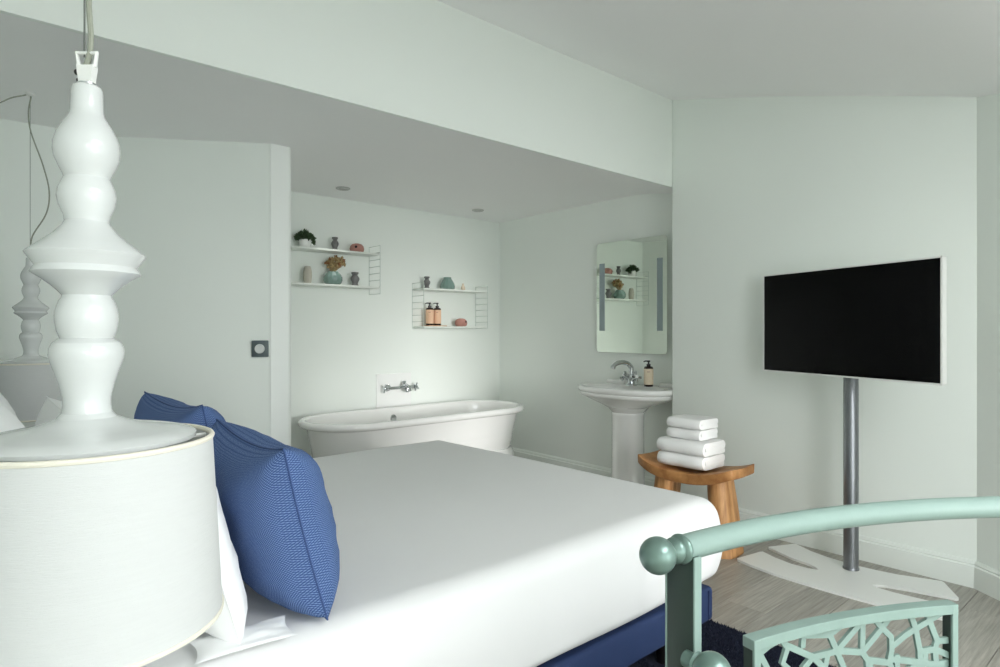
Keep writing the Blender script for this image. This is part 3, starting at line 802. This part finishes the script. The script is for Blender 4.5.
# ------------------------------------------------------------------ mirror
my0, my1, mz0, mz1 = 2.128, 2.668, .857, 1.560
ma = Vector((wallx(my0), my0, 0)); mb_ = Vector((wallx(my0) + .010, my1, 0)); mt = (mb_ - ma).normalized(); mn = Vector((-mt.y, mt.x, 0))
if mn.x > 0: mn = -mn
mir = thing('wall_mirror', ((ma.x + mb_.x) / 2, (my0 + my1) / 2, mz0), 'frameless rounded mirror with two frosted light strips over the basin', 'mirror')
def mpt(s_, z, off): p = ma + mt * s_ + mn * off; return (p.x, p.y, z)
Wm = (mb_ - ma).length
def rrect(s0, s1, z0, z1, r, n=6):
    out = []
    for cx, cy, a0 in ((s1 - r, z1 - r, 0), (s0 + r, z1 - r, PI / 2), (s0 + r, z0 + r, PI), (s1 - r, z0 + r, 1.5 * PI)):
        for i in range(n + 1):
            a = a0 + PI / 2 * i / n; out.append((cx + r * math.cos(a), cy + r * math.sin(a)))
    return out
g = rrect(0, Wm, mz0, mz1, .022)
MB().loft([[mpt(s_, z, .028) for s_, z in g], [mpt(s_, z, .033) for s_, z in g]]).build('glass', MIRROR, mir, smooth=False)
g2 = rrect(.03, Wm - .03, mz0 + .03, mz1 - .03, .01)
MB().loft([[mpt(s_, z, .001) for s_, z in g2], [mpt(s_, z, .0275) for s_, z in g2]]).build('back_box', WHITEPL, mir, smooth=False)
for s0, s1 in ((.030, .070), (Wm - .068, Wm - .024)):
    g3 = [(s0, .995), (s1, .995), (s1, 1.428), (s0, 1.428)]
    MB().loft([[mpt(s_, z, .0331) for s_, z in g3], [mpt(s_, z, .0336) for s_, z in g3]]).build('frosted_strip', FROST, mir, smooth=False)

# ------------------------------------------------------------------ stool and towels
st = thing('wooden_stool', (2.62, 1.60, 0), 'rustic wooden stool with upturned saddle seat carrying towels', 'stool')
SY0, SY1 = 1.362, 1.845
rings = []
for i in range(21):
    f = i / 20; y = SY0 + (SY1 - SY0) * f; q = 2 * f - 1
    z = .358 + .046 * abs(q) ** 2.3
    hw = .136 * (1 - .24 * abs(q) ** 4.0)
    th = .050 - .006 * q * q
    xc = 2.625 + .006 * math.sin(5 * f)
    rings.append([(xc - hw, y, z), (xc - hw * .6, y, z - .004), (xc, y, z - .006), (xc + hw * .6, y, z - .004), (xc + hw, y, z), (xc + hw * .96, y, z - th), (xc, y, z - th - .004), (xc - hw * .96, y, z - th)])
MB().loft(rings).build('seat', TEAK, st, bevel=.006, bseg=2, angle=50)
for s, yt, yb in ((-1, 1.475, 1.443), (1, 1.735, 1.785)):
    rg = []
    for k in range(11):
        f = k / 10; zc = .349 * (1 - f); yc = yt + (yb - yt) * f; xx = 2.625 + .01 * f
        hx, hy = .066 + .018 * f + .003 * math.sin(5 * f + s), .046 + .006 * f
        ring_ = []
        for i in range(24):
            a = 2 * PI * i / 24; c, s_ = math.cos(a), math.sin(a)
            wv = 1 + .035 * math.sin(5 * a + s) + .02 * math.sin(9 * a + 3 * f)
            ring_.append((xx + hx * wv * math.copysign(abs(c) ** .7, c), yc + hy * wv * math.copysign(abs(s_) ** .7, s_), zc))
        rg.append(ring_)
    MB().loft(rg).build('leg', TEAKV, st, angle=50)

def towel(cx, y0, y1, hx, z0, h, label, seed):
    # flat spiral fold: three layers wrapped round each other, run along the stool
    th = h / 3.0; a = hx - th
    path = [(-a * .98, 0)]
    for i in range(8): path.append((-a * .98 + (a * .98 + a - th * .2) * (i + 1) / 8, 0))
    for i in range(1, 8): an = -PI / 2 + PI * i / 8; path.append((a - th * .2 + th * .5 * math.cos(an), th * .5 + th * .5 * math.sin(an)))
    for i in range(13): path.append((a - 2 * a * i / 12, th))
    for i in range(1, 12): an = PI / 2 + PI * i / 12; path.append((-a + th * math.cos(an), th * math.sin(an)))
    for i in range(13): path.append((-a + (2 * a + th * .6) * i / 12, -th))
    P2 = [Vector((p[0], p[1])) for p in path]
    up, dn = [], []
    for k, p in enumerate(P2):
        t_ = (P2[min(k + 1, len(P2) - 1)] - P2[max(k - 1, 0)]).normalized(); n_ = Vector((-t_.y, t_.x))
        up.append(p + n_ * th * .49); dn.append(p - n_ * th * .49)
    sec = up + dn[::-1]
    ny = 14; rg = []
    for j in range(ny + 1):
        f = j / ny; y = y0 + (y1 - y0) * f
        puff = 1 - .06 * (abs(2 * f - 1) ** 6)
        rg.append([(cx + q.x * puff + .004 * noise.noise(Vector((q.x * 20, y * 12, seed))), y + .004 * noise.noise(Vector((q.x * 25, q.y * 25, seed + j // ny))), z0 + h / 2 + q.y * puff + .002 * noise.noise(Vector((q.x * 14, y * 14, seed + 5)))) for q in sec])
    return tag(MB().loft(rg).build('towel', TOWEL, angle=70), label, 'towel', 'folded towels stacked on the stool')
towel(2.625, 1.500, 1.735, .100, .371, .0615, 'large folded white towel lowest in the stack on the stool', 1)
towel(2.622, 1.496, 1.737, .101, .4345, .0615, 'large folded white towel second from bottom of the stack', 2)
towel(2.635, 1.532, 1.702, .083, .4985, .047, 'smaller folded white towel third up in the stack', 3)
towel(2.632, 1.528, 1.700, .083, .5475, .047, 'smaller folded white towel on top of the stack', 4)

# ------------------------------------------------------------------ television on its stand
px_, py_ = 2.828, .999
ts = thing('television_stand', (px_, py_, 0), 'grey steel television pole on a white splayed floor plate', 'stand')
bp_ = [(-.250, .366), (-.240, .373), (-.085, .345), (-.076, .338), (-.108, .27), (-.130, .19), (-.128, .12), (-.113, .086), (-.092, .105), (-.076, .135), (-.056, .224), (-.004, .345), (.004, .351), (.130, .292), (.137, .284), (.092, .20), (.070, .13), (.060, .06), (.056, 0), (.060, -.07), (.075, -.15), (.129, -.284), (.124, -.294), (-.010, -.373), (-.022, -.368), (-.060, -.22), (-.085, -.15), (-.118, -.118), (-.132, -.14), (-.134, -.20), (-.125, -.28), (-.112, -.375), (-.118, -.384), (-.235, -.396), (-.246, -.388), (-.275, -.28), (-.289, -.189), (-.296, -.05), (-.296, .08), (-.290, .19), (-.272, .29)]
MB().prism([(px_ + a, py_ + b2) for a, b2 in bp_], .0, .010).build('base_plate', WHITEPL, ts, smooth=False)
MB().lathe([(.0285, .010), (.0285, 1.12), (.026, 1.123)], (px_, py_, 0), 32).build('pole', STEEL, ts)
MB().lathe([(.031, .010), (.031, .016), (.0287, .019)], (px_, py_, 0), 32).build('collar', STEEL, ts)
e = Vector((.3587, .9335, 0)); nrm = Vector((-.9335, .3587, 0))
MB().obox((px_ - .030, py_ + .012, 1.03), e, (0, 0, 1), nrm, .05, .08, .010).build('bracket', STEEL, ts, bevel=.002)
cen = Vector((2.744, 1.018, 1.0325)) + e * (-.0057)
tv = thing('television', (cen.x, cen.y, .803), 'black flat television with slim white frame on steel pole', 'television')
hw, hh = .4185, .2245
MB().obox(cen - nrm * .014, e, (0, 0, 1), nrm, hw - .002, hh - .002, .0125).build('casing', WHITEPL, tv, bevel=.004)
fr = MB(); bz = .0065
for sgn in (-1, 1):
    fr.obox(cen + e * sgn * (hw - bz / 2) - nrm * .002, e, (0, 0, 1), nrm, bz / 2, hh, .004)
    fr.obox(cen + Vector((0, 0, sgn * (hh - bz / 2))) - nrm * .002, e, (0, 0, 1), nrm, hw, bz / 2, .004)
fr.build('frame', WHITEPL, tv, smooth=False)
MB().obox(cen - nrm * .001, e, (0, 0, 1), nrm, hw - bz, hh - bz, .0012).build('screen', SCREEN, tv, smooth=False)

# ------------------------------------------------------------------ rug
rg_ = thing('rug', (1.3, .95, 0), 'dark navy shaggy rug reaching under the bed', 'rug')
RX0, RX1, RY0, RY1 = .9, 1.962, .42, 1.75
MB().box(RX0, RX1, RY0, RY1, .0, .010).build('backing', mat('navy_rug_base', (24, 30, 50), .95), rg_, smooth=False)
vs = []; fs = []
rr = random.Random(3)
for k in range(70000):
    x = rr.uniform(1.55, RX1) if k % 4 else rr.uniform(RX0, RX1); y = rr.uniform(RY0, 1.25) if k % 4 else rr.uniform(RY0, RY1)
    if math.hypot(x - 1.62, y - 1.09) < .055: continue
    a = rr.random() * 6.28; l = rr.uniform(.004, .010); wd_ = .0024
    tx_, ty_ = rr.uniform(-.006, .006), rr.uniform(-.006, .006)
    n = len(vs)
    vs += [(x - wd_ * math.cos(a), y - wd_ * math.sin(a), .009), (x + wd_ * math.cos(a), y + wd_ * math.sin(a), .009), (x + tx_, y + ty_, .010 + l)]
    fs.append((n, n + 1, n + 2))
pile = MB().add(vs, fs).build('pile', mat('navy_rug_pile', (30, 36, 56), .95, var=.5, nscale=120), rg_, smooth=False)
pile['kind'] = 'stuff'

# ------------------------------------------------------------------ mint railing in the foreground
CX, CY, RR = .60846, -.70405, 1.19824
def arc(deg, z, r=RR): a = math.radians(deg); return Vector((CX + r * math.cos(a), CY + r * math.sin(a), z))
rl = thing('railing', (arc(66, 0).x, arc(66, 0).y, 0), 'mint green curved metal railing with ball ends and lattice panel', 'railing')
ZR = .70
MB().tube([arc(82.6 - .8 * i, ZR) for i in range(70)], .0178, 20).build('handrail', MINT, rl)
t0 = (arc(83, ZR) - arc(82, ZR)).normalized()
e0 = arc(82.6, ZR)
col_ = MB().lathe_ax([(.0178, -.002), (.0200, .001), (.0205, .004), (.0190, .007), (.0150, .010), (.0150, .013), (.0178, .016), (.0170, .020), (.012, .024), (.010, .030)], e0, t0, 24).build('end_collar', KNOBM, rl)
MB().ball(tuple(e0 + t0 * .049), .0245, 28, 18).build('ball_finial', KNOBM, rl)
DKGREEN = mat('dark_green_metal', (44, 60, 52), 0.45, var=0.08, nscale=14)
def post(deg):
    c = arc(deg, 0, RR + .006); rad = (c - Vector((CX, CY, 0))).normalized(); tg = Vector((-rad.y, rad.x, 0))
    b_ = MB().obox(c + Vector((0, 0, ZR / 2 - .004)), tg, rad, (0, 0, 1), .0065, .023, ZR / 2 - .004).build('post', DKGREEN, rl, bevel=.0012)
    MB().obox(c - rad * .0245 + Vector((0, 0, ZR / 2 - .004)), tg, rad, (0, 0, 1), .0072, .0016, ZR / 2 - .004).build('post_face', MINT, b_, bevel=.0006, bseg=1)
    MB().obox(c + rad * .0245 + Vector((0, 0, ZR / 2 - .004)), tg, rad, (0, 0, 1), .0072, .0016, ZR / 2 - .004).build('post_face', MINT, b_, bevel=.0006, bseg=1)
post(82.2); post(36)
# knob on the room side of the post
pc = arc(83.2, .560); rad = (pc - Vector((CX, CY, pc.z))).normalized()
MB().lathe_ax([(.011, .016), (.011, .030), (.016, .034), (.012, .040)], pc, -rad, 18).build('knob_neck', KNOBM, rl)
MB().ball(tuple(pc - rad * .058), .0245, 28, 18).build('ball_knob', KNOBM, rl)
# lattice panel: frame + cut-out web, both following the curve
A0, A1 = 75.65, 56.35; PZ0, PZ1 = .10, .5425
def strip_on_arc(mb, pts, wdt, dep, r0=RR):
    """flat bar along points (deg, z) in the curved panel surface"""
    L_ = [(Vector((math.radians(-a) * RR, z)), a) for a, z in pts]
    n = len(pts); ring = []
    for k in range(n):
        p = Vector((-math.radians(pts[k][0]) * RR, pts[k][1]))
        a_ = Vector((-math.radians(pts[max(k - 1, 0)][0]) * RR, pts[max(k - 1, 0)][1])); b_ = Vector((-math.radians(pts[min(k + 1, n - 1)][0]) * RR, pts[min(k + 1, n - 1)][1]))
        t_ = (b_ - a_).normalized(); nn = Vector((-t_.y, t_.x))
        q = []
        for sgn, dd in ((-1, -1), (1, -1), (1, 1), (-1, 1)):
            s_ = p + nn * sgn * wdt / 2
            q.append(tuple(arc(math.degrees(-s_.x / RR), s_.y, r0 + dd * dep / 2)))
        ring.append(q)
    mb.loft(ring)
pf = lambda: MB()
def seg(a0, z0, a1, z1, n=2): return [(a0 + (a1 - a0) * i / n, z0 + (z1 - z0) * i / n) for i in range(n + 1)]
for pts, w_ in ((seg(A0 + .35, PZ1 - .008, A1 - .2, PZ1 - .008, 16), .016), (seg(A0 + .35, PZ0 + .008, A1 - .2, PZ0 + .008, 16), .016), (seg(A0, PZ0, A0, PZ1 - .001), .014), (seg(A1 + .1, PZ0, A1 + .1, PZ1 - .001), .011)):
    mb = MB(); strip_on_arc(mb, pts, w_, .022 if len(pts) > 3 else .005, RR if len(pts) > 3 else RR - .009)
    fr_ = mb.build('panel_frame', MINT, rl, bevel=.0008, bseg=1)
    if len(pts) <= 3:
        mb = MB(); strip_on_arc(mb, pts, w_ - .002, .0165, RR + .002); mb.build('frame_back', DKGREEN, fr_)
# web nodes (degrees along the curve, height)
def nd(u, v):
    t_ = (u - 500) / 632; d = Vector((.6626 + .749 * t_, .749 - .6626 * t_))
    c = Vector((CX, CY)); qa = d.dot(d); qb = -2 * d.dot(c); qc = c.dot(c) - RR * RR
    s_ = (-qb + math.sqrt(qb * qb - 4 * qa * qc)) / (2 * qa); p = d * s_ - c
    return (math.degrees(math.atan2(p.y, p.x)), 1 - (v - 330) * s_ / 632)
k1 = lambda x, y: nd(740 + x / 8.333, 590 + y / 8.333)
k2 = lambda x, y: nd(850 + x / 8.333, 590 + y / 8.333)
web = [[k1(155, 525), k1(235, 460), k1(320, 410)], [k1(155, 525), k1(125, 470)], [k1(155, 525), k1(225, 660)], [k1(100, 560), k1(150, 530)],
       [k1(330, 400), k1(375, 455), k1(600, 555)], [k1(390, 475), k1(350, 605), k1(400, 660)], [k1(525, 350), k1(515, 480)],
       [k1(600, 555), k1(725, 525), k1(800, 503)], [k1(600, 555), k1(700, 650)], [k1(600, 555), k1(515, 660)], [k1(725, 525), k1(700, 650)],
       [k1(800, 503), k1(740, 368)], [k1(740, 368), k1(545, 372)], [k1(740, 368), k1(850, 285)], [k1(800, 503), k1(985, 285)], [k1(800, 503), k2(95, 515)], [k1(800, 503), k1(865, 660)],
       [k2(95, 515), k2(100, 240)], [k2(95, 515), k2(262, 312)], [k2(95, 515), k2(140, 580)], [k2(140, 580), k2(335, 605)], [k2(140, 580), k2(145, 660)],
       [k2(262, 312), k2(190, 225)], [k2(262, 312), k2(335, 205)], [k2(262, 312), k2(335, 385), k2(340, 500), k2(318, 595)], [k2(340, 470), k2(455, 375), k2(540, 318)],
       [k2(340, 572), k2(580, 600), k2(700, 615), k2(850, 595)], [k2(318, 595), k2(345, 660)], [k2(540, 318), k2(485, 165)], [k2(540, 318), k2(655, 250)], [k2(540, 318), k2(575, 500), k2(578, 600)],
       [k2(655, 250), k2(640, 150)], [k2(655, 250), k2(780, 170), k2(840, 165)], [k2(655, 250), k2(720, 420)], [k2(720, 420), k2(850, 412)], [k2(720, 420), k2(700, 490)], [k2(575, 510), k2(700, 490)],
       [k2(700, 490), k2(850, 555)], [k2(700, 490), k2(712, 610)], [k2(480, 660), k2(578, 600)]]
wm = MB()
for i, pts in enumerate(web): strip_on_arc(wm, pts, .0100, .005 + .0001 * (i % 5))
# the rest of the web below, same random cell pattern
rv = random.Random(5)
z_lo = nd(850, 662)[1]
pts2 = []
sw_ = math.radians(A0 - A1) * RR
for j in range(-1, 9):
    for i in range(-1, 9):
        pts2.append(Vector(((i + .5 + (.5 if j % 2 else 0) + rv.uniform(-.32, .32)) * sw_ / 7.5, PZ0 - .03 + (j + rv.uniform(-.3, .3)) * .055)))
vv, ee, tri, *_r = geometry.delaunay_2d_cdt(pts2, [], [], 0, 1e-6)
cc = []; em = {}
for ti, tr in enumerate(tri):
    a, b_, c = [vv[i] for i in tr]
    d_ = 2 * (a.x * (b_.y - c.y) + b_.x * (c.y - a.y) + c.x * (a.y - b_.y))
    ux = ((a.length_squared) * (b_.y - c.y) + b_.length_squared * (c.y - a.y) + c.length_squared * (a.y - b_.y)) / d_
    uy = ((a.length_squared) * (c.x - b_.x) + b_.length_squared * (a.x - c.x) + c.length_squared * (b_.x - a.x)) / d_
    cc.append(Vector((ux, uy)))
    for i in range(3): em.setdefault(tuple(sorted((tr[i], tr[(i + 1) % 3]))), []).append(ti)
def clip(p, q, x0, x1, y0, y1):
    t0_, t1_ = 0, 1; d = q - p
    for pp_, qq_ in ((-d.x, p.x - x0), (d.x, x1 - p.x), (-d.y, p.y - y0), (d.y, y1 - p.y)):
        if abs(pp_) < 1e-9:
            if qq_ < 0: return None
        else:
            r_ = qq_ / pp_
            if pp_ < 0: t0_ = max(t0_, r_)
            else: t1_ = min(t1_, r_)
    return (p + d * t0_, p + d * t1_) if t0_ < t1_ - 1e-3 else None
for e_, ts_ in em.items():
    if len(ts_) == 2:
        r_ = clip(cc[ts_[0]], cc[ts_[1]], 0, sw_, PZ0, z_lo)
        if r_: strip_on_arc(wm, [(A0 - math.degrees(p.x / RR), p.y) for p in r_], .0100, .005)
wm.build('lattice_web', MINT, rl, smooth=False)
# arms carrying the panel from post to post
for z in (.145, ):
    MB().tube([arc(82.0 - .9 * i, z) for i in range(8)], .008, 10).build('panel_arm', MINT, rl)
    MB().tube([arc(55.9 - .995 * i, z) for i in range(21)], .008, 10).build('panel_arm', MINT, rl)
